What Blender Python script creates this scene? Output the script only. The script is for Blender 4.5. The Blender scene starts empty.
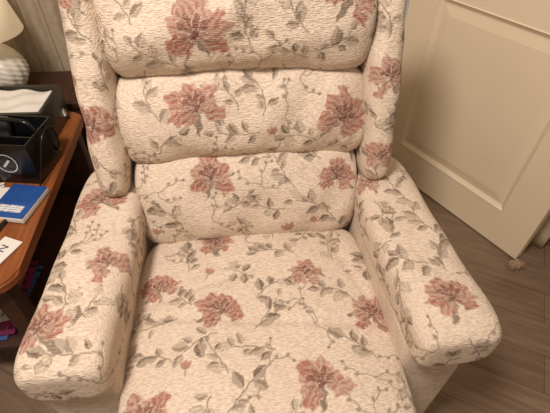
import bpy, bmesh, math, random
import numpy as np
from mathutils import Vector, Matrix, Quaternion
random.seed(11); rng=np.random.default_rng(7)
scene=bpy.context.scene
COL=scene.collection
try:
    scene.view_settings.view_transform='Standard'
except Exception: pass

def lin(c):
    return tuple(((v/255)/12.92 if v/255<=0.04045 else (((v/255)+0.055)/1.055)**2.4) for v in c)+(1,)

# ---------------------------------------------------------------- materials
def base_mat(name, rgb, rough=0.6, var=0.06, scale=30, metallic=0, bump=0.0, bscale=200, spec=None, rgb2=None, stretch=(1,1,1)):
    m=bpy.data.materials.new(name); m.use_nodes=True
    nt=m.node_tree; b=nt.nodes['Principled BSDF']
    tc=nt.nodes.new('ShaderNodeTexCoord'); mp=nt.nodes.new('ShaderNodeMapping')
    mp.inputs['Scale'].default_value=stretch
    nt.links.new(tc.outputs['Object'],mp.inputs['Vector'])
    n=nt.nodes.new('ShaderNodeTexNoise'); n.inputs['Scale'].default_value=scale; n.inputs['Detail'].default_value=4
    nt.links.new(mp.outputs['Vector'],n.inputs['Vector'])
    mx=nt.nodes.new('ShaderNodeMix'); mx.data_type='RGBA'
    c=lin(rgb)
    c2=lin(rgb2) if rgb2 else tuple(v*(1-var*2) for v in c[:3])+(1,)
    mx.inputs[6].default_value=c2; mx.inputs[7].default_value=c
    mr=nt.nodes.new('ShaderNodeMapRange'); mr.inputs['From Min'].default_value=0.3; mr.inputs['From Max'].default_value=0.7
    nt.links.new(n.outputs['Fac'],mr.inputs['Value']); nt.links.new(mr.outputs['Result'],mx.inputs[0])
    nt.links.new(mx.outputs[2],b.inputs['Base Color'])
    b.inputs['Roughness'].default_value=rough; b.inputs['Metallic'].default_value=metallic
    if spec is not None: b.inputs['Specular IOR Level'].default_value=spec
    if bump>0:
        n2=nt.nodes.new('ShaderNodeTexNoise'); n2.inputs['Scale'].default_value=bscale
        nt.links.new(mp.outputs['Vector'],n2.inputs['Vector'])
        bp=nt.nodes.new('ShaderNodeBump'); bp.inputs['Strength'].default_value=bump; bp.inputs['Distance'].default_value=0.002
        nt.links.new(n2.outputs['Fac'],bp.inputs['Height']); nt.links.new(bp.outputs['Normal'],b.inputs['Normal'])
    return m

def fabric_mat():
    m=bpy.data.materials.new('floral_upholstery'); m.use_nodes=True
    nt=m.node_tree; N=nt.nodes; Lk=nt.links; b=N['Principled BSDF']
    tc=N.new('ShaderNodeTexCoord')
    def noise(scale,vec,detail=3):
        mp=N.new('ShaderNodeMapping'); mp.inputs['Scale'].default_value=vec
        Lk.new(tc.outputs['Object'],mp.inputs['Vector'])
        n=N.new('ShaderNodeTexNoise'); n.inputs['Scale'].default_value=scale; n.inputs['Detail'].default_value=detail
        Lk.new(mp.outputs['Vector'],n.inputs['Vector']); return n.outputs['Fac']
    def mr(v,a,b_,c,d):
        n=N.new('ShaderNodeMapRange'); n.inputs['From Min'].default_value=a; n.inputs['From Max'].default_value=b_
        n.inputs['To Min'].default_value=c; n.inputs['To Max'].default_value=d; Lk.new(v,n.inputs['Value']); return n.outputs['Result']
    def mul(a,b_):
        n=N.new('ShaderNodeMath'); n.operation='MULTIPLY'; Lk.new(a,n.inputs[0]); Lk.new(b_,n.inputs[1]); return n.outputs[0]
    def mix(f,a,b_):
        n=N.new('ShaderNodeMix'); n.data_type='RGBA'
        Lk.new(f,n.inputs[0])
        for s,i in ((a,6),(b_,7)):
            if isinstance(s,tuple): n.inputs[i].default_value=s
            else: Lk.new(s,n.inputs[i])
        return n.outputs[2]
    slub=noise(1.0,(95,380,380),3)      # short horizontal slubs
    fine=noise(1.0,(400,500,500),2)
    big=noise(6,(1,1,1),3)
    at=N.new('ShaderNodeAttribute'); at.attribute_name='pattern'
    sp=N.new('ShaderNodeSeparateColor'); Lk.new(at.outputs['Color'],sp.inputs[0])
    bk=mul(mr(slub,0.34,0.56,0.62,1.0),mr(fine,0.3,0.7,0.85,1.0))
    cream=mix(mr(slub,0.33,0.6,0,1),lin((204,183,164)),lin((236,220,203)))
    cream=mix(mr(big,0.35,0.7,0,0.3),cream,lin((220,199,178)))
    rust=mix(sp.outputs[2],lin((166,90,74)),lin((98,42,36)))
    c=mix(mul(sp.outputs[1],bk),cream,lin((92,74,56)))
    c=mix(mul(sp.outputs[0],bk),c,rust)
    Lk.new(c,b.inputs['Base Color'])
    b.inputs['Roughness'].default_value=0.92; b.inputs['Specular IOR Level'].default_value=0.12
    bp=N.new('ShaderNodeBump'); bp.inputs['Strength'].default_value=0.9; bp.inputs['Distance'].default_value=0.004
    Lk.new(slub,bp.inputs['Height'])
    bp2=N.new('ShaderNodeBump'); bp2.inputs['Strength'].default_value=0.4; bp2.inputs['Distance'].default_value=0.02
    Lk.new(noise(11,(1,1,1),2),bp2.inputs['Height']); Lk.new(bp.outputs['Normal'],bp2.inputs['Normal'])
    Lk.new(bp2.outputs['Normal'],b.inputs['Normal'])
    return m
FAB=fabric_mat()

def printed_mat(name,paper_c,ink_c,rows=70,blk=60):
    m=bpy.data.materials.new(name); m.use_nodes=True
    nt=m.node_tree;N=nt.nodes;Lk=nt.links;b=N['Principled BSDF']
    tc=N.new('ShaderNodeTexCoord')
    w=N.new('ShaderNodeTexWave'); w.bands_direction='Y'; w.inputs['Scale'].default_value=rows/3.14
    Lk.new(tc.outputs['Object'],w.inputs['Vector'])
    mp=N.new('ShaderNodeMapping'); mp.inputs['Scale'].default_value=(blk*4,blk*.4,1); Lk.new(tc.outputs['Object'],mp.inputs['Vector'])
    n=N.new('ShaderNodeTexNoise'); n.inputs['Scale'].default_value=1; Lk.new(mp.outputs['Vector'],n.inputs['Vector'])
    g=N.new('ShaderNodeMath'); g.operation='GREATER_THAN'; g.inputs[1].default_value=.68; Lk.new(w.outputs['Fac'],g.inputs[0])
    g2=N.new('ShaderNodeMath'); g2.operation='GREATER_THAN'; g2.inputs[1].default_value=.47; Lk.new(n.outputs['Fac'],g2.inputs[0])
    mu=N.new('ShaderNodeMath'); mu.operation='MULTIPLY'; Lk.new(g.outputs[0],mu.inputs[0]); Lk.new(g2.outputs[0],mu.inputs[1])
    mx=N.new('ShaderNodeMix'); mx.data_type='RGBA'; mx.inputs[6].default_value=lin(paper_c); mx.inputs[7].default_value=lin(ink_c)
    Lk.new(mu.outputs[0],mx.inputs[0]); Lk.new(mx.outputs[2],b.inputs['Base Color']); b.inputs['Roughness'].default_value=.6
    return m

# ---------------------------------------------------------------- helpers
def link(o): COL.objects.link(o); return o
def new_mesh(name,verts,faces,mat=None,smooth=False,parent=None):
    me=bpy.data.meshes.new(name); me.from_pydata([tuple(v) for v in verts],[],faces); me.update()
    if mat: me.materials.append(mat)
    if smooth:
        for p in me.polygons: p.use_smooth=True
    o=bpy.data.objects.new(name,me); link(o)
    if parent: set_parent(o,parent)
    return o
def set_parent(o,p):
    bpy.context.view_layer.update()
    o.parent=p; o.matrix_parent_inverse=p.matrix_world.inverted()
def empty(name,loc,label,cat):
    e=bpy.data.objects.new(name,None); e.location=loc; e.empty_display_size=0.1; link(e)
    e['label']=label; e['category']=cat; bpy.context.view_layer.update(); return e
def tag(o,label,cat): o['label']=label; o['category']=cat; return o
def bm_box(bm,c,s,rot=None,taper=None):
    vs=[]
    for z in (-.5,.5):
        for y in (-.5,.5):
            for x in (-.5,.5):
                v=Vector((x*s[0],y*s[1],z*s[2]))
                if taper and z<0: v.x*=taper; v.y*=taper
                if rot: v=rot@v
                vs.append(bm.verts.new(v+Vector(c)))
    for f in ((0,2,3,1),(4,5,7,6),(0,1,5,4),(2,6,7,3),(0,4,6,2),(1,3,7,5)):
        bm.faces.new([vs[i] for i in f])
def finish(bm,name,mat,parent=None,bevel=0,seg=2,smooth=True,loc=None):
    if bevel>0:
        bmesh.ops.bevel(bm,geom=list(bm.edges),offset=bevel,segments=seg,affect='EDGES',profile=0.6)
    bmesh.ops.recalc_face_normals(bm,faces=list(bm.faces))
    me=bpy.data.meshes.new(name); bm.to_mesh(me); bm.free()
    if mat: me.materials.append(mat)
    o=bpy.data.objects.new(name,me)
    link(o)
    if loc: o.location=loc
    if smooth and bevel>0:
        for p in me.polygons: p.use_smooth=True
        try: me.set_sharp_from_angle(angle=math.radians(35))
        except Exception: pass
    if parent: set_parent(o,parent)
    return o
def box(name,c,s,mat,parent=None,bevel=0.003,rotz=0,seg=2,rot=None,taper=None):
    bm=bmesh.new(); bm_box(bm,(0,0,0),s,taper=taper)
    o=finish(bm,name,mat,None,bevel,seg)
    o.location=c
    o.rotation_euler=rot if rot else (0,0,rotz)
    if parent: set_parent(o,parent)
    return o
def lathe(name,prof,c,mat,parent=None,n=48,fn=None):
    verts=[];faces=[]
    for i,(r,z) in enumerate(prof):
        for j in range(n):
            a=2*math.pi*j/n; rr=r
            if fn: rr=fn(r,z,a)
            verts.append((c[0]+rr*math.cos(a),c[1]+rr*math.sin(a),c[2]+z))
    for i in range(len(prof)-1):
        for j in range(n):
            faces.append((i*n+j,i*n+(j+1)%n,(i+1)*n+(j+1)%n,(i+1)*n+j))
    return new_mesh(name,verts,faces,mat,True,parent)
def tube(name,pts,r,mat,parent=None,cyc=False,res=6):
    cu=bpy.data.curves.new(name+'_c','CURVE'); cu.dimensions='3D'; cu.bevel_depth=r; cu.bevel_resolution=3; cu.resolution_u=res
    sp=cu.splines.new('NURBS'); sp.points.add(len(pts)-1)
    for i,p in enumerate(pts): sp.points[i].co=(*p,1)
    sp.use_endpoint_u=True; sp.order_u=3; sp.use_cyclic_u=cyc
    t=bpy.data.objects.new(name+'_t',cu); link(t)
    bpy.context.view_layer.update()
    dg=bpy.context.evaluated_depsgraph_get()
    me=bpy.data.meshes.new_from_object(t.evaluated_get(dg)); me.name=name
    bpy.data.objects.remove(t)
    me.materials.clear(); me.materials.append(mat)
    for p in me.polygons: p.use_smooth=True
    o=bpy.data.objects.new(name,me); link(o)
    if parent: set_parent(o,parent)
    return o

# ---------------------------------------------------------------- fabric painter
def unit(v): 
    v=np.asarray(v,float); return v/np.linalg.norm(v)
class Painter:
    def __init__(s,P,Nn):
        s.P=P; s.N=Nn; n=len(P)
        s.F=np.zeros(n); s.G=np.zeros(n); s.B=np.zeros(n); s.anchors=[]
    def frame(s,c,n,R,rot=0):
        g=np.array((0,.7,.7)); t2=g-n*g.dot(n)
        if np.linalg.norm(t2)<.15: t2=np.array((1.,0,0))-n*n[0]
        t2=unit(t2); t1=np.cross(t2,n)
        ca,sa=math.cos(rot),math.sin(rot)
        a1=t1*ca+t2*sa; a2=-t1*sa+t2*ca
        d=s.P-c
        idx=np.where((np.einsum('ij,ij->i',d,d)<R*R)&(s.N@n>0.05))[0]
        q=d[idx]
        x=q@a1; y=q@a2; h=q@n
        r=np.sqrt(x*x+y*y)+1e-9; k=np.sqrt(r*r+h*h)/r
        return idx,x*k,y*k
    def petal(s,x,y,x0,y0,ang,L,W,sharp=0.85):
        dx=x-x0; dy=y-y0; ca,sa=math.cos(ang),math.sin(ang)
        u=(dx*ca+dy*sa)/L; v=-dx*sa+dy*ca
        uc=np.clip(u,0,1)
        hw=W*np.sin(np.pi*uc**sharp)**0.9
        d=hw-np.abs(v); d=np.where((u<0)|(u>1),-1,d)
        return d,u,v
    def flower(s,c,n,R,rot=0):
        R=R*1.1
        s.anchors.append((c,R*1.0))
        idx,x,y=s.frame(c,n,R*1.6,rot)
        x=x+.0022*np.sin(y*260+1)+.0015*np.sin(x*410); y=y+.0022*np.sin(x*240+2)
        F=s.F[idx];G=s.G[idx];B=s.B[idx]
        for k in range(3):
            a=random.uniform(math.pi*1.05,math.pi*1.95)
            d,u,v=s.petal(x,y,0,0,a,R*random.uniform(.9,1.3),R*.15); m=np.clip(d/.0015+.5,0,1)
            G=np.maximum(G,m*.85)
        angs=[math.pi/2+o for o in (2.3,-2.2,1.7,-1.65,1.1,-1.15,.5,-.6,.02)]
        for i,a in enumerate(angs):
            a+=random.uniform(-.22,.22); L=R*random.uniform(.68,1.15)
            W=R*random.uniform(.23,.34)
            d,u,v=s.petal(x,y,0,-R*.2,a,L,W,1.3)
            d=d+.0024*np.sin(u*24+i)+.001*np.sin(v*900)
            m=np.clip(d/.0018+.5,0,1)
            tone=random.uniform(.68,1.0)
            streak=.2*np.sin(v/ .0022+3*np.sin(u*5))
            edge=np.clip(1-np.abs(d-.001)/.0016,0,1)
            val=np.clip(tone+streak-.5*edge-.1*u,0,1)
            F=F*(1-m)+val*m
            B=B*(1-m)+m*np.clip(.85-.95*u+.35*(np.abs(v)<.0016)+.2*np.sin(v/.0019),0,1)
            G=G*(1-m)
        for i in range(4):
            a=math.pi/2+(-.9+.6*i)+random.uniform(-.15,.15)
            d,u,v=s.petal(x,y,0,-R*.2,a,R*.6,R*.13,1.1)
            m=np.clip(d/.0015+.5,0,1); edge=np.clip(1-np.abs(d-.001)/.0014,0,1)
            F=F*(1-m)+m*np.clip(1-.8*edge,0,1); B=B*(1-m)+m*(.95-.4*u)
        r=np.hypot(x,y+R*.2); m=np.clip((R*.13-r)/.0015,0,1)
        F=np.maximum(F,m); B=np.maximum(B,m)
        s.F[idx]=F;s.G[idx]=G;s.B[idx]=B
    def bud(s,c,n,R,rot=0):
        s.anchors.append((c,R*1.2))
        idx,x,y=s.frame(c,n,R*1.6,rot)
        F=s.F[idx];B=s.B[idx]
        for a in (.5,-.5,0):
            d,u,v=s.petal(x,y,0,-R*.5,math.pi/2+a,R*1.2,R*.28); m=np.clip(d/.0015+.5,0,1)
            F=F*(1-m)+m*.8; B=B*(1-m)+m*np.clip(.7-u,0,1)
        s.F[idx]=F;s.B[idx]=B
        G=s.G[idx]
        d,u,v=s.petal(x,y,0,-R*.5,-math.pi/2,R*1.0,.0014); G=np.maximum(G,np.clip(d/.001+.5,0,1)*.8*(F<.2)); s.G[idx]=G
    def branch(s,c,n,Ln,rot=0,leaves=6,fill=.7,big=1.0):
        s.anchors.append((c,Ln*.42))
        idx,x,y=s.frame(c,n,Ln*1.1,rot)
        if len(idx)<5: return
        G=s.G[idx]; keep=1-np.clip(s.F[idx]*3,0,1)
        x=x+.001*np.sin(y*300); y=y+.001*np.sin(x*330)
        cur=random.uniform(-1.3,1.3); pts=[]; a=math.pi/2-cur*.5
        px,py=-Ln*.5*math.cos(a),-Ln*.5*math.sin(a); K=16
        for k in range(K+1):
            pts.append((px,py,a)); px+=Ln/K*math.cos(a); py+=Ln/K*math.sin(a); a+=cur/K+.12*math.sin(k)
        for k in range(K):
            x0,y0,_=pts[k]; x1,y1,_=pts[k+1]; ex,ey=x1-x0,y1-y0; l2=ex*ex+ey*ey
            t=np.clip(((x-x0)*ex+(y-y0)*ey)/l2,0,1)
            d=np.hypot(x-x0-t*ex,y-y0-t*ey)
            G=np.maximum(G,np.clip((.0020-d)/.0012,0,1)*.85*keep)
        for i in range(leaves):
            k=int((i+.7)/leaves*K+random.uniform(-1.5,1.5)); k=max(0,min(k,K)); x0,y0,a0=pts[k]
            side=random.choice((1,-1))
            a=a0+side*random.uniform(.4,1.3) if i<leaves-1 else a0
            L=random.uniform(.020,.036)*big; W=L*random.uniform(.24,.34)
            st=random.uniform(.002,.008)
            d,u,v=s.petal(x,y,x0+st*math.cos(a),y0+st*math.sin(a),a,L,W)
            d=d+.0008*np.sin(u*30)
            m=np.clip(d/.0014+.5,0,1)
            edge=np.clip(1-np.abs(d-.0006)/.0014,0,1)
            vein=np.clip(1-np.abs(v)/.0012,0,1)
            if random.random()<fill:
                tone=random.uniform(.7,1.0)
                half=.35*(v*side>0)
                val=np.clip(tone-half-.4*vein,0,1)
            else:
                val=np.clip(.2+.7*edge+.5*vein,0,1)
            G=G*(1-m*keep)+val*m*keep
        s.G[idx]=G
    def vine(s,c,n,Ln,rot=0):
        s.anchors.append((c,.03))
        idx,x,y=s.frame(c,n,Ln,rot)
        G=s.G[idx]; keep=1-np.clip(s.F[idx]*3,0,1)
        for b in range(3):
            a=random.uniform(0,6.28); px=py=0; w=random.uniform(-30,30)
            for k in range(12):
                qx=px+Ln/16*math.cos(a); qy=py+Ln/16*math.sin(a); ex,ey=qx-px,qy-py
                t=np.clip(((x-px)*ex+(y-py)*ey)/(ex*ex+ey*ey),0,1)
                d=np.hypot(x-px-t*ex,y-py-t*ey)
                G=np.maximum(G,np.clip((.0018-d)/.0012,0,1)*.75*keep)
                px,py=qx,qy; a+=w*Ln/16+.5*math.sin(k*1.3)
                if k in (4,8):
                    d2,u,v=s.petal(x,y,px,py,a+1.0,.012,.004); G=np.maximum(G,np.clip(d2/.001+.5,0,1)*.7*keep)
            d=np.hypot(x-px,y-py); G=np.maximum(G,np.clip((.0048-d)/.0015,0,1)*.8*keep)
        s.G[idx]=G
    def fill(s,dens=.06):
        order=rng.permutation(len(s.P))[:2500]
        for i in order:
            c=s.P[i]
            ok=all(np.linalg.norm(c-a)>r+dens*.42 for a,r in s.anchors)
            if not ok: continue
            k=random.random(); rot=random.uniform(0,6.28)
            if k<.55: s.branch(c,s.N[i],random.uniform(.06,.10),rot,random.choice((5,6,7)),.7)
            elif k<.63: s.bud(c,s.N[i],.02,rot)
            else: s.vine(c,s.N[i],.1,rot)

def resample(pts,n,closed=False):
    if closed: pts=np.vstack([pts,pts[:1]])
    seg=np.linalg.norm(np.diff(pts,axis=0),axis=1); s=np.concatenate([[0],np.cumsum(seg)])
    t=np.linspace(0,s[-1],n+1)[:-1] if closed else np.linspace(0,s[-1],n)
    return np.stack([np.interp(t,s,pts[:,k]) for k in range(pts.shape[1])],1), s[-1]

def sweep(name,spine,S,U,a,b,L,e=3.5,k=6,step=.003,deform=None,parent=None,motifs=None,proj=None,dens=.07,label=None):
    t=np.linspace(0,2*np.pi,3000,endpoint=False)
    a0,b0=float(a(0.)),float(b(0.))
    lx=a0*np.sign(np.cos(t))*np.abs(np.cos(t))**(2/e); ly=b0*np.sign(np.sin(t))*np.abs(np.sin(t))**(2/e)
    _,per=resample(np.stack([lx,ly],1),10,True)
    nv=int(per/step); loop,_=resample(np.stack([lx,ly],1),nv,True)
    q=np.linspace(-np.pi/2,np.pi/2,4000); pp=np.sign(np.sin(q))*np.abs(np.sin(q))**(2/k); sc=np.abs(np.cos(q))**(2/k)
    _,ln=resample(np.stack([pp*L/2,sc*(a0+b0)/2],1),10)
    nu=int(ln/step); pr,_=resample(np.stack([pp*L/2,sc*(a0+b0)/2],1),nu)
    p=pr[:,0]/(L/2); scv=np.maximum(pr[:,1]/((a0+b0)/2),.004)
    sp=np.array([spine(x) for x in p]); av=np.array([a(x) for x in p]); bv=np.array([b(x) for x in p])
    S=unit(S);U=unit(U)
    X=(loop[:,0]/a0)[None,:]*(av*scv)[:,None]; Y=(loop[:,1]/b0)[None,:]*(bv*scv)[:,None]
    P=sp[:,None,:]+X[...,None]*S+Y[...,None]*U
    if deform is not None: P=deform(P,p,X,Y)
    du=np.gradient(P,axis=0); dv=(np.roll(P,-1,1)-np.roll(P,1,1))
    Nn=np.cross(du,dv); Nn/=np.linalg.norm(Nn,axis=2,keepdims=True)+1e-12
    ctr=P.mean(axis=1,keepdims=True)
    mid=slice(nu//4,3*nu//4)
    flip=((P-ctr)[mid]*Nn[mid]).sum()<0
    if flip: Nn=-Nn
    V=P.reshape(-1,3); NN=Nn.reshape(-1,3)
    i=np.arange(nu-1)[:,None]*nv; j=np.arange(nv)[None,:]; j2=(j+1)%nv
    f=np.stack([i+j,i+nv+j,i+nv+j2,i+j2],-1).reshape(-1,4)
    if flip: f=f[:,::-1]
    me=bpy.data.meshes.new(name); me.vertices.add(len(V)); me.vertices.foreach_set('co',V.astype(np.float32).ravel())
    nf=len(f); me.loops.add(nf*4); me.loops.foreach_set('vertex_index',np.ascontiguousarray(f).astype(np.int32).ravel())
    me.polygons.add(nf); me.polygons.foreach_set('loop_start',np.arange(0,nf*4,4,dtype=np.int32))
    try: me.polygons.foreach_set('loop_total',np.full(nf,4,dtype=np.int32))
    except Exception: pass
    me.update(calc_edges=True); me.validate()
    me.polygons.foreach_set('use_smooth',np.ones(len(me.polygons),dtype=bool))
    pt=Painter(V,NN)
    if motifs:
        w1,w2,dr=proj
        A=V@np.asarray(w1[0],float)-w1[1]; Bc=V@np.asarray(w2[0],float)-w2[1]; mask=NN@unit(dr)>.25
        for (kind,x,y,size,rot) in motifs:
            d=(A-x)**2+(Bc-y)**2+np.where(mask,0,10); ii=int(np.argmin(d)); c=V[ii]; n=NN[ii]
            if kind=='f': pt.flower(c,n,size,rot)
            elif kind=='b': pt.bud(c,n,size,rot)
            elif kind=='l': pt.branch(c,n,size,rot,7,.85,1.15)
            elif kind=='v': pt.vine(c,n,size,rot)
    pt.fill(dens)
    colr=np.stack([pt.F,pt.G,pt.B,np.ones(len(V))],1).astype(np.float32)
    at=me.color_attributes.new('pattern','FLOAT_COLOR','POINT'); at.data.foreach_set('color',colr.ravel())
    me.materials.append(FAB)
    o=bpy.data.objects.new(name,me); link(o)
    if parent: set_parent(o,parent)
    return o

# ================================================================ CHAIR
chair=empty('recliner_armchair',(0,-.15,0),'cream floral upholstered recliner armchair with pillowed back and padded arms','armchair')
C=lambda v:(lambda p:v)
TH=math.radians(18.5); ES=np.array((0,math.sin(TH),math.cos(TH))); NB=np.array((0,-math.cos(TH),math.sin(TH))); B0=np.array((0,0,.475))
def bk(x,s,d): return np.array((x,0,0))+B0+ES*s+NB*d
projB=(((1,0,0),0),(ES,float(ES@B0)),NB)
projT=(((1,0,0),0),((0,1,0),0),(0,0,1))
def wrinkle(P,amp=1.0,seed=0):
    x,y,z=P[...,0],P[...,1],P[...,2]
    return amp*(.0028*np.sin(17*x+9*np.sin(7*z+seed)+seed)+.0022*np.sin(29*z+6*np.sin(9*x+seed))+.0018*np.sin(38*x-31*z+seed*2+3*np.sin(11*y)))

def d_seat(P,p,X,Y):
    P=P.copy(); x=P[...,0];y=P[...,1]
    top=P[...,2]>.42
    w=.012*np.cos(np.clip(x/.3,-1,1)*np.pi/2)+.004*np.sin(9*y+3*x)+.003*np.sin(21*x+5*y)+.002*np.sin(33*y-18*x)
    w+=-.007*np.exp(-((y+.27+.03*np.sin(5*x))/.014)**2)
    w+=-.004*np.exp(-((y+.12-.3*x)/.012)**2)*(x<0)-.004*np.exp(-((x-.2+.3*y)/.014)**2)*(y>-.25)
    P[...,2]+=np.where(top,w,0)
    P[...,2]+=.03*np.clip(-(y+.2),-.2,.3)
    return P
sm=[('f',-.105,-.008,.05,.2),('f',.125,-.14,.043,-.2),('f',-.09,-.225,.056,.1),('f',-.245,-.15,.045,.5),('f',.265,-.265,.053,-.4),
    ('f',.11,-.42,.063,.1),('f',-.245,-.45,.055,.3),('b',-.165,-.365,.02,.1),
    ('l',.03,-.17,.1,-1.2),('l',.2,-.19,.09,1.1),('l',-.02,-.33,.1,1.3),('l',.22,-.35,.09,.6),('l',-.17,-.07,.08,0),('l',.06,-.05,.11,1.4),
    ('l',.02,-.26,.1,-.7),('l',-.14,-.3,.08,2),('l',.2,-.06,.09,-.5),('l',-.05,-.44,.09,-.9),('v',.0,-.39,.1,0),('v',.1,-.23,.1,0)]
sweep('seat_cushion',lambda p:np.array((.302*p,-.265,.415)),(0,1,0),(0,0,1),C(.31),C(.075),.604,e=4.2,k=9,step=.0024,deform=d_seat,parent=chair,motifs=sm,proj=projT)

def mk_pillow(name,s0,hs,dep,off,arch,w,motifs,bow=.012,seed=0):
    def df(P,p,X,Y):
        P=P.copy(); x=P[...,0]/(w/2)
        k=np.clip(1-x*x,0,1)
        P=P+(arch*k)[...,None]*ES
        front=np.clip(Y/dep,0,1)
        P=P+((bow*k+wrinkle(P,1.25,seed))*front)[...,None]*NB
        g=np.clip(np.abs(X)/hs,0,1)**4
        P=P+(.004*np.sin(75*P[...,0]+seed*3+4*np.sin(13*P[...,0]))*g*front)[...,None]*NB
        return P
    return sweep(name,lambda p:bk(w/2*p,s0,off),ES,NB,C(hs),C(dep),w,e=2.35,k=7,step=.0024,deform=df,parent=chair,motifs=motifs,proj=projB)
mk_pillow('backrest_cushion',.113,.146,.075,-.060,.012,.595,
  [('f',-.1,.21,.058,.2),('f',.235,.185,.056,-.2),('b',.10,.035,.03,.4),('l',.09,.2,.1,.4),('l',.17,.12,.09,1.2),('l',-.19,.1,.1,.6),('l',-.03,.11,.09,-1),('v',.03,.17,.1,0)],seed=1)
mk_pillow('backrest_cushion',.335,.124,.082,-.052,.026,.61,
  [('f',-.115,.39,.062,.25),('f',.24,.35,.066,-.2),('l',.06,.4,.1,.2),('l',.14,.31,.09,1.2),('l',-.225,.39,.1,.1),('l',-.02,.31,.1,1.4),('l',-.2,.3,.08,-1),('v',.1,.36,.1,0)],seed=2)
mk_pillow('headrest_cushion',.57,.144,.105,-.036,.022,.60,
  [('f',-.10,.55,.07,.1),('f',.245,.615,.06,-.4),('l',-.19,.49,.11,1.0),('l',.1,.57,.11,.3),('l',.0,.55,.1,.1),('l',.2,.49,.09,-1.2),('l',-.23,.6,.09,.5),('v',.02,.6,.12,0)],bow=.02,seed=3)

def mk_wing(sg):
    def sp(p):
        return bk(sg*(.335-.004*p),.455+.30*p,-.038)
    def df(P,p,X,Y):
        P=P.copy(); P[...,0]+=wrinkle(P,.6,sg+5)
        return P
    aa=lambda p:.044+.002*p
    bb=lambda p:.09
    m=[('f',sg*.34,.44,.05,.2),('f',sg*.335,.24,.045,0)] if sg>0 else [('f',sg*.35,.36,.05,.2),('f',sg*.34,.63,.045,.3)]
    m+=[('l',sg*.34,.55,.08,.3),('l',sg*.34,.18,.08,.3)]
    sweep('backrest_wing',sp,(1,0,0),NB,aa,bb,.62,e=2.8,k=5,step=.0027,deform=df,parent=chair,motifs=m,proj=projB)
mk_wing(-1);mk_wing(1)
sweep('back_shell',lambda p:bk(.345*p,.36,-.15),ES,NB,C(.36),C(.06),.69,e=6,k=9,step=.007,parent=chair,dens=.1)

def mk_arm(sg,m):
    def df(P,p,X,Y):
        P=P.copy(); y=P[...,1]
        P[...,0]+=sg*.004*np.sin(14*y)
        P[...,2]+=.003*np.sin(17*y+20*P[...,0])+.002*np.sin(31*y)
        P[...,2]-=.012*np.clip((-y-.36)/.09,0,1)**2
        return P
    aa=(lambda p:.087-.002*p) if sg<0 else (lambda p:.089-.005*p)
    x0=.368 if sg<0 else .377; yc=-.115 if sg<0 else -.128
    sweep('armrest_pad',lambda p:np.array((sg*(x0-.007*p),yc+.303*p,.566-.006*p)),(1,0,0),(0,0,1),aa,C(.062),.606,e=3.6,k=9,step=.0024,deform=df,parent=chair,motifs=m,proj=projT)
    box('arm_side_panel',(sg*.372,-.12,.30),(.155,.56,.50),FAB,chair,bevel=.02,seg=4)
mk_arm(-1,[('f',-.38,.045,.056,.5),('f',-.325,-.165,.048,.2),('f',-.43,-.31,.054,.5),('l',-.42,-.04,.08,.5),('l',-.38,-.24,.1,.3),('l',-.36,-.38,.1,1.4),('l',-.34,-.3,.08,-.6),('l',-.43,-.16,.08,-.3),('b',-.3,.13,.02,.2)])
mk_arm(1,[('f',.31,.10,.05,.3),('f',.385,-.33,.06,-.1),('f',.315,.035,.035,.1),('l',.39,-.02,.1,.3),('l',.4,-.12,.1,.2),('l',.41,-.22,.1,-.5),('l',.34,-.13,.09,-.4),('l',.335,-.24,.08,1)])
box('chair_base',(0,-.12,.20),(.58,.56,.34),FAB,chair,bevel=.015,seg=3)
box('footrest_panel',(0,-.50,.22),(.58,.07,.30),FAB,chair,bevel=.03,seg=4)
dark=base_mat('dark_plinth',(40,32,28),.6)
for sx in (-.3,.3):
    for sy in (-.32,.12):
        lathe('foot',[(0.0,0),(.03,0),(.03,.055),(0,.055)],(sx,sy,0),dark,chair,n=20)

# ================================================================ ROOM
def floor_mat():
    m=bpy.data.materials.new('laminate_planks'); m.use_nodes=True
    nt=m.node_tree;N=nt.nodes;Lk=nt.links;b=N['Principled BSDF']
    tc=N.new('ShaderNodeTexCoord'); mp=N.new('ShaderNodeMapping'); mp.inputs['Rotation'].default_value=(0,0,math.radians(32))
    Lk.new(tc.outputs['Object'],mp.inputs['Vector'])
    br=N.new('ShaderNodeTexBrick'); br.inputs['Scale'].default_value=1; br.inputs['Brick Width'].default_value=1.2; br.inputs['Row Height'].default_value=.14
    br.inputs['Mortar Size'].default_value=.0012; br.inputs['Color1'].default_value=lin((146,124,105)); br.inputs['Color2'].default_value=lin((132,111,93)); br.inputs['Mortar'].default_value=lin((92,75,62))
    Lk.new(mp.outputs['Vector'],br.inputs['Vector'])
    mp2=N.new('ShaderNodeMapping'); mp2.inputs['Scale'].default_value=(2.2,26,1); Lk.new(mp.outputs['Vector'],mp2.inputs['Vector'])
    n=N.new('ShaderNodeTexNoise'); n.inputs['Scale'].default_value=2.0; n.inputs['Detail'].default_value=7; n.inputs['Distortion'].default_value=.6
    Lk.new(mp2.outputs['Vector'],n.inputs['Vector'])
    mx=N.new('ShaderNodeMix'); mx.data_type='RGBA'; mx.blend_type='MULTIPLY'; mx.inputs[0].default_value=1
    cr=N.new('ShaderNodeValToRGB'); cr.color_ramp.elements[0].position=.3; cr.color_ramp.elements[0].color=(.66,.63,.6,1); cr.color_ramp.elements[1].position=.7; cr.color_ramp.elements[1].color=(1.04,1.03,1.02,1)
    Lk.new(n.outputs['Fac'],cr.inputs[0]); Lk.new(br.outputs['Color'],mx.inputs[6]); Lk.new(cr.outputs[0],mx.inputs[7])
    Lk.new(mx.outputs[2],b.inputs['Base Color']); b.inputs['Roughness'].default_value=.42
    return m
def struct(o): o['kind']='structure'; return o
wallm=base_mat('wall_paint',(214,200,180),.85,.03,8,bump=.1)
struct(box('floor',(.1,-.5,-.05),(4.2,4.4,.1),floor_mat(),bevel=0))
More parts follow.
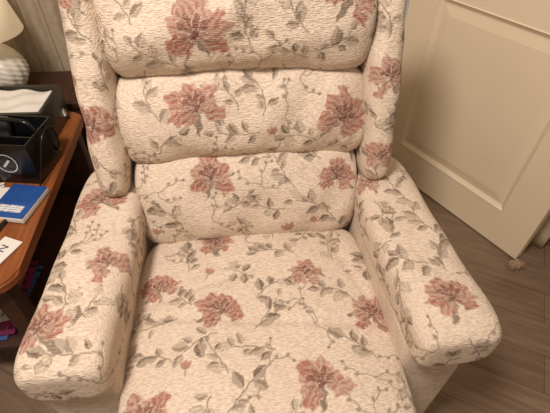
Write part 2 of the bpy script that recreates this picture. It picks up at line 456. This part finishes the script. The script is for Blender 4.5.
struct(box('ceiling',(.1,-.5,2.45),(4.2,4.4,.1),base_mat('ceiling_paint',(240,235,225),.9),bevel=0))
struct(box('wall_left',(-1.55,-.5,1.2),(.1,4.2,2.4),wallm,bevel=0))
struct(box('wall_right',(2.15,-.5,1.2),(.1,4.2,2.4),wallm,bevel=0))
struct(box('wall_front',(.3,-2.65,1.2),(3.6,.1,2.4),wallm,bevel=0))
bm=bmesh.new()
bm_box(bm,(-.41,1.05,1.2),(2.18,.1,2.4)); bm_box(bm,(1.83,1.05,1.2),(.54,.1,2.4)); bm_box(bm,(1.12,1.05,2.22),(.88,.1,.36))
struct(finish(bm,'wall_back',wallm))
struct(box('baseboard_back',(-.44,.99,.06),(2.1,.018,.12),base_mat('skirting_gloss',(228,214,192),.4),bevel=.003))
doorm=base_mat('door_gloss_cream',(248,231,202),.38,.02,5)
P2=Vector((1.098,.180,0)); dd=Vector((-.353,.690,0)).normalized()
W,H,T=.84,1.98,.04
def door():
    bm=bmesh.new()
    xs=[0,.135,.705,W]; zs=[0,.165,.84,.955,1.85,H]
    def quad(a,b,c,d): bm.faces.new([bm.verts.new(v) for v in (a,b,c,d)])
    for side in (0,1):
        y0=0 if side==0 else T; sgn=1 if side==0 else -1
        for i in range(3):
            for j in range(5):
                x0,x1,z0,z1=xs[i],xs[i+1],zs[j],zs[j+1]
                if i==1 and j in (1,3):
                    rings=[(0,0),(.004,-.003),(.010,.003),(.020,.010),(.026,.010),(.060,.004)]
                    prev=None
                    for ins,dp in rings:
                        y=y0+sgn*dp
                        cur=[(x0+ins,y,z0+ins),(x1-ins,y,z0+ins),(x1-ins,y,z1-ins),(x0+ins,y,z1-ins)]
                        if prev:
                            for k in range(4): quad(prev[k],prev[(k+1)%4],cur[(k+1)%4],cur[k])
                        prev=cur
                    quad(*prev)
                else: quad((x0,y0,z0),(x1,y0,z0),(x1,y0,z1),(x0,y0,z1))
    quad((0,0,0),(0,T,0),(0,T,H),(0,0,H)); quad((W,0,0),(W,T,0),(W,T,H),(W,0,H))
    quad((0,0,0),(W,0,0),(W,T,0),(0,T,0)); quad((0,0,H),(W,0,H),(W,T,H),(0,T,H))
    bmesh.ops.remove_doubles(bm,verts=list(bm.verts),dist=1e-5)
    return finish(bm,'door_1',doorm)
do=door(); struct(do)
yy=Vector((-dd.y,dd.x,0))
if yy.dot(Vector((1,.5,0)))<0: yy=-yy
do.matrix_world=Matrix((( dd.x,yy.x,0,P2.x),(dd.y,yy.y,0,P2.y),(0,0,1,.008),(0,0,0,1)))
tr=base_mat('trim_gloss',(228,212,186),.4)
bm=bmesh.new(); bm_box(bm,(.66,.985,1.03),(.07,.03,2.06)); bm_box(bm,(1.58,.985,1.03),(.07,.03,2.06)); bm_box(bm,(1.12,.985,2.08),(.99,.03,.07))
struct(finish(bm,'trim_1',tr,bevel=.004))

def drape(name,p0,p1,z0,z1,mat,amp=.02,waves=6,n=120,m=30,thick=.003):
    p0=Vector(p0);p1=Vector(p1);d=(p1-p0);nn=Vector((-d.y,d.x,0)).normalized()
    v=[];f=[]
    for j in range(m+1):
        t=j/m; z=z0+(z1-z0)*t
        for i in range(n+1):
            u=i/n; o=amp*math.sin(2*math.pi*waves*u+.6*math.sin(3*t))*(1-.35*t)+amp*.4*math.sin(2*math.pi*waves*2.3*u+1+t)
            q=p0+d*u+nn*o; v.append((q.x,q.y,z))
    for j in range(m):
        for i in range(n): a=j*(n+1)+i; f.append((a,a+1,a+n+2,a+n+1))
    o=new_mesh(name,v,f,mat,True)
    md=o.modifiers.new('solid','SOLIDIFY'); md.thickness=thick
    return o
cm=base_mat('beige_curtain',(206,186,160),.9,.12,60,bump=.3)
tag(drape('door_curtain',(1.175,.23,0),(1.5,.33,0),.01,1.9,cm,.02,4),'beige draught curtain hanging beside the open cream door','curtain')
def blob(name,c,r,mat,fn):
    bm=bmesh.new(); bmesh.ops.create_icosphere(bm,subdivisions=4,radius=1)
    for v in bm.verts:
        n=v.co.normalized(); k=fn(n); v.co=Vector((n.x*r[0],n.y*r[1],n.z*r[2]))*k+Vector(c)
        v.co.z=max(v.co.z,.001)
    o=finish(bm,name,mat)
    for p in o.data.polygons: p.use_smooth=True
    return o
tag(blob('door_stop',(1.075,.145,.02),(.032,.02,.022),base_mat('beige_knit',(186,158,130),.95,.2,200,bump=.6),lambda n:1+.12*math.sin(9*n.x)+.1*math.sin(11*n.y+2)+.08*math.sin(17*n.z)),'small beige fabric door stop on the floor by the door','door stop')
tag(drape('window_curtain',(-1.45,.965,0),(-.50,.965,0),.02,2.2,base_mat('grey_cream_curtain',(188,172,150),.9,.1,40,bump=.3),.016,11,n=220),'beige-grey gathered curtain hanging behind the side table','curtain')

# ================================================================ SIDE TABLE
wood=base_mat('orange_brown_wood',(158,94,50),.35,.2,5,rgb2=(118,64,34),stretch=(12,1,12))
darkw=base_mat('dark_brown_wood',(70,42,28),.45,.2,6,stretch=(10,1,10))
tab=empty('side_table',(-.84,.12,0),'orange-brown wooden side table beside the armchair','table')
bm=bmesh.new()
x0,x1,y0,y1,r=-1.16,-.56,-.165,.61,.06
pts=[]
for cx,cy,a0 in ((x1-r,y1-r,0),(x0+r,y1-r,90),(x0+r,y0+r,180),(x1-r,y0+r,270)):
    for k in range(9):
        a=math.radians(a0+90*k/8); pts.append((cx+r*math.cos(a),cy+r*math.sin(a)))
vb=[bm.verts.new((x,y,.522)) for x,y in pts]; vt=[bm.verts.new((x,y,.55)) for x,y in pts]
bm.faces.new(vt); bm.faces.new(vb[::-1])
for i in range(len(pts)): j=(i+1)%len(pts); bm.faces.new((vb[i],vb[j],vt[j],vt[i]))
bmesh.ops.bevel(bm,geom=[e for e in bm.edges if abs(e.verts[0].co.z-e.verts[1].co.z)<1e-5],offset=.006,segments=3,affect='EDGES')
o=finish(bm,'table_top',wood,tab)
for sx in (-1.12,-.615):
    for sy in (-.12,.565): box('leg',(sx,sy,.262),(.045,.045,.524),darkw,tab,bevel=.004)
box('apron',(-.865,-.12,.49),(.45,.02,.07),wood,tab); box('apron',(-.61,.222,.49),(.02,.64,.07),wood,tab)
box('lower_shelf',(-.87,.222,.20),(.52,.67,.02),darkw,tab)
z=.2105
for i,(c,rz,l) in enumerate([((60,90,150),-.1,'blue magazine at the bottom of the shelf pile'),((130,40,85),.05,'dull magenta magazine on the lower table shelf'),((200,195,185),.2,'pale magazine on top of the shelf pile')]):
    o=box('magazine',(-.84+(-.01 if i==2 else .02),.05+(.03 if i==2 else 0),z+.004),(.2,.27,.008),printed_mat('magazine_cover',c,tuple(int(v*.45) for v in c),30,25),bevel=.001,rotz=rz)
    tag(o,l,'magazine'); o['group']='magazines on the lower shelf'; z+=.0085

TZ=.55
blackg=base_mat('black_gloss_plastic',(18,18,20),.22,.1,20)
whitep=base_mat('white_paper',(232,228,222),.7,.02,10)
cad=empty('black_caddy',(-.66,.33,TZ),'glossy black plastic caddy with a round silver emblem, handle and cord','caddy')
def shell(name,c,s,t,mat,parent,taper=.9,rz=0):
    bm=bmesh.new(); R=Matrix.Rotation(rz,3,'Z')
    def ring(sx,sy,z): return [bm.verts.new(R@Vector((a*sx/2,b*sy/2,z))+Vector(c)) for a,b in ((-1,-1),(1,-1),(1,1),(-1,1))]
    r0=ring(s[0]*taper,s[1]*taper,0); r1=ring(s[0],s[1],s[2]); r2=ring(s[0]-2*t,s[1]-2*t,s[2]); r3=ring(s[0]*taper-2*t,s[1]*taper-2*t,t)
    bm.faces.new(r0[::-1]); bm.faces.new(r3)
    for a,b in ((r0,r1),(r1,r2),(r2,r3)):
        for i in range(4): j=(i+1)%4; bm.faces.new((a[i],a[j],b[j],b[i]))
    return finish(bm,name,mat,parent,bevel=min(t*.4,.003))
RZ=math.radians(-10)
CX,CY=-.672,.285
Rz=Matrix.Rotation(RZ,3,'Z')
def cp(x,y,z): v=Rz@Vector((x,y,0)); return (CX+v.x,CY+v.y,TZ+z)
shell('caddy_body',(CX,CY,TZ),(.205,.15,.14),.006,blackg,cad,.9,RZ)
box('caddy_divider',cp(0,0,.06),(.175,.005,.11),blackg,cad,bevel=.001,rotz=RZ)
tube('carry_handle',[cp(-.095,0,.12),cp(-.09,0,.160),cp(-.05,0,.172),cp(.05,0,.172),cp(.09,0,.160),cp(.095,0,.12)],.006,blackg,cad)
silver=base_mat('silver_emblem',(200,212,226),.3,.05,20,metallic=.2)
em=bmesh.new(); n=40
fr=Vector(cp(.025,-.0715,.078)); Rm=Rz@Matrix.Rotation(math.radians(-3),3,'X')
def ep(x,z,y=0): return em.verts.new(Rm@Vector((x,y,z))+fr)
o_=[ep(.030*math.cos(2*math.pi*k/n),.030*math.sin(2*math.pi*k/n),-.004) for k in range(n)]
i_=[ep(.027*math.cos(2*math.pi*k/n),.027*math.sin(2*math.pi*k/n),-.004) for k in range(n)]
for k in range(n): em.faces.new((o_[k],o_[(k+1)%n],i_[(k+1)%n],i_[k]))
em.faces.new([ep(-.014,-.010,-.0042),ep(-.008,-.013,-.0042),ep(.014,.010,-.0042),ep(.008,.013,-.0042)])
finish(em,'round_emblem',silver,cad)
o=box('remote_control',cp(-.04,.038,.085),(.045,.02,.13),base_mat('grey_plastic',(60,60,64),.4),bevel=.005,rot=(math.radians(-10),.12,RZ)); tag(o,'dark grey remote control standing in the black caddy','remote control')
tube('power_cord',[cp(.09,.05,.03),cp(.108,.06,.05),cp(.114,.05,.13),cp(.112,.0,.14),cp(.106,-.05,.07),cp(.102,-.09,.004),cp(.08,-.10,.004),cp(.02,-.095,.004)],.0025,blackg,cad)
tb=empty('tissue_box',(-.72,.50,TZ),'dark open-topped box holding a stack of white tissues','tissue box')
shell('box_body',(-.71,.49,TZ),(.215,.185,.12),.012,base_mat('smoked_plastic',(46,42,38),.25),tb,.96,-.05)
bmt=bmesh.new(); bmesh.ops.create_grid(bmt,x_segments=30,y_segments=24,size=.5)
for v in bmt.verts:
    x_,y_=v.co.x*.17,v.co.y*.14
    v.co=Vector((x_,y_,.004*math.sin(60*x_+20*y_)+.003*math.sin(90*y_-30*x_)))
tis=finish(bmt,'tissue_stack',whitep,None); tis.location=(-.71,.49,TZ+.112); tis.rotation_euler=(0,0,-.05)
tm=tis.modifiers.new('s','SOLIDIFY'); tm.thickness=.09; tm.offset=-1
for p in tis.data.polygons: p.use_smooth=True
set_parent(tis,tb)
cer=base_mat('white_ceramic',(226,222,212),.35,.05,20)
st=empty('corner_cabinet',(-.86,.76,0),'dark wood corner cabinet under the table lamp','cabinet')
box('cabinet_body',(-.86,.77,.27),(.56,.24,.54),darkw,st,bevel=.004); box('cabinet_top',(-.86,.77,.552),(.60,.27,.022),darkw,st,bevel=.005)
LC=(-.855,.73,.563)
lamp=empty('table_lamp',LC,'white dimpled ceramic table lamp with cream fabric shade','lamp')
prof=[]
for i in range(41):
    t=i/40; zz=.19*t
    r=.035+.062*math.sin(math.pi*min(1,t*1.02))**.8 if t<.97 else .025
    prof.append((r,zz))
prof=[(0,0)]+prof+[(.02,.20),(0,.20)]
def dim(r,z,a):
    return r*(1+.05*math.cos(a*16+ (z/.018)*math.pi)*math.cos(z/.018*math.pi*1.0)) if .01<z<.18 else r
lathe('lamp_base',prof,LC,cer,lamp,n=96,fn=dim)
lathe('lamp_stem',[(.006,.20),(.006,.32)],LC,base_mat('brass',(170,140,80),.3,metallic=.9),lamp,n=16)
shm=bpy.data.materials.new('cream_shade'); shm.use_nodes=True
b=shm.node_tree.nodes['Principled BSDF']; b.inputs['Base Color'].default_value=lin((240,228,205)); b.inputs['Roughness'].default_value=.9
nn=shm.node_tree.nodes.new('ShaderNodeTexNoise'); nn.inputs['Scale'].default_value=150
bp=shm.node_tree.nodes.new('ShaderNodeBump'); bp.inputs['Strength'].default_value=.2; shm.node_tree.links.new(nn.outputs['Fac'],bp.inputs['Height']); shm.node_tree.links.new(bp.outputs['Normal'],b.inputs['Normal'])
b.inputs['Emission Color'].default_value=lin((255,225,180)); b.inputs['Emission Strength'].default_value=.3
sh=lathe('lamp_shade',[(.135,.225),(.09,.44)],LC,shm,lamp,n=64)
sh.modifiers.new('s','SOLIDIFY').thickness=.002

blue=base_mat('blue_cover',(38,84,160),.4,.12,20)
bkE=empty('blue_book',(-.625,.115,TZ),'blue paperback book with a white title label','book')
rb=math.radians(-14)
box('book_cover',(-.625,.115,TZ+.0115),(.10,.125,.021),blue,bkE,bevel=.0015,rotz=rb)
box('page_block',(-.625,.1145,TZ+.0115),(.1012,.1268,.015),whitep,bkE,bevel=.001,rotz=rb)
def text(name,s,size,loc,rot,mat,parent=None):
    cu=bpy.data.curves.new(name,'FONT'); cu.body=s; cu.size=size; cu.align_x='CENTER'; cu.align_y='CENTER'; cu.extrude=.0003
    t=bpy.data.objects.new(name+'_t',cu); link(t); bpy.context.view_layer.update()
    me=bpy.data.meshes.new_from_object(t.evaluated_get(bpy.context.evaluated_depsgraph_get())); me.name=name
    bpy.data.objects.remove(t); me.materials.clear(); me.materials.append(mat)
    o=bpy.data.objects.new(name,me); link(o); o.location=loc; o.rotation_euler=rot
    if parent: set_parent(o,parent)
    return o
box('title_label',(-.634,.084,TZ+.0225),(.07,.025,.001),printed_mat('label_print',(230,228,225),(90,110,160),140,60),bkE,bevel=0,rotz=rb)
ink=base_mat('dark_ink',(60,60,75),.6)
def paper(cx,cy,w,h,rz,z,mat,lab):
    e=box('paper_sheet',(cx,cy,z),(w,h,.0016),mat,bevel=0,rotz=rz)
    tag(e,lab,'paper'); e['group']='papers on the table'; return e
pm=printed_mat('printed_page',(230,227,222),(110,110,125))
paper(-.735,.13,.12,.15,.35,TZ+.001,pm,'loose white printed sheet beside the blue book')
paper(-.705,.12,.10,.15,-.25,TZ+.0040,printed_mat('pale_blue_page',(208,214,228),(90,100,150),60),'pale blue folded letter on top of the papers')
paper(-.70,.155,.10,.07,-.1,TZ+.0070,whitep,'small white card lying by the caddy')
paper(-.73,-.05,.12,.16,.3,TZ+.001,printed_mat('magazine_page',(206,198,188),(70,60,60),40,30),'open newspaper page on the wooden table')
lf=box('paper_leaflet',(-.625,-.065,TZ+.004),(.055,.115,.003),whitep,bevel=0,rotz=-.45); tag(lf,'white leaflet with dark capital lettering','leaflet')
text('leaflet_text','IRON',.03,(-.627,-.065,TZ+.0062),(0,0,math.radians(62)),ink,lf)
for i,(px,py,rz,c,l) in enumerate(((-.675,.005,1.1,(190,160,90),'brass coloured ballpoint pen on the table'),(-.65,.01,1.35,(30,30,40),'black ballpoint pen on the table'),(-.69,.03,.8,(225,225,220),'white ballpoint pen on the table'))):
    prof=[(0,-.07),(.0015,-.07),(.0042,-.058),(.0045,.05),(.0035,.068),(0,.068)]
    v=lathe('ballpoint_pen',prof,(0,0,0),base_mat('pen_barrel',c,.3),n=16)
    v.location=(px,py,TZ+.0095); v.rotation_euler=(0,math.radians(90),rz)
    tag(v,l,'pen'); v['group']='pens on the side table'

# ================================================================ LIGHT
def area(name,loc,size,power,col,target):
    l=bpy.data.lights.new(name,'AREA'); l.shape='DISK'; l.size=size; l.energy=power; l.color=col
    o=bpy.data.objects.new(name,l); link(o); o.location=loc
    o.rotation_euler=(Vector(target)-Vector(loc)).to_track_quat('-Z','Y').to_euler(); return o
area('ceiling_light',(-.5,-.7,2.3),.35,34,(1,.89,.785),(0,-.1,.4))
area('room_light',(.3,-2.0,2.2),1.0,7,(1,.91,.82),(.8,0,.5))
w=bpy.data.worlds.new('world'); scene.world=w; w.use_nodes=True
w.node_tree.nodes['Background'].inputs[0].default_value=(1,.93,.85,1); w.node_tree.nodes['Background'].inputs[1].default_value=.3

# ================================================================ CAMERA
cam=bpy.data.cameras.new('camera'); cam.sensor_width=36; cam.lens=408/550*36; cam.clip_start=.02
co=bpy.data.objects.new('camera',cam); link(co); scene.camera=co
yaw,pitch,roll=math.radians(7.2),math.radians(44.3),math.radians(-1)
co.location=(-.033,-.76,1.34)
fw=Vector((math.sin(yaw)*math.cos(pitch),math.cos(yaw)*math.cos(pitch),-math.sin(pitch)))
q=fw.to_track_quat('-Z','Y')
co.rotation_mode='QUATERNION'
co.rotation_quaternion=Quaternion(fw,roll)@q
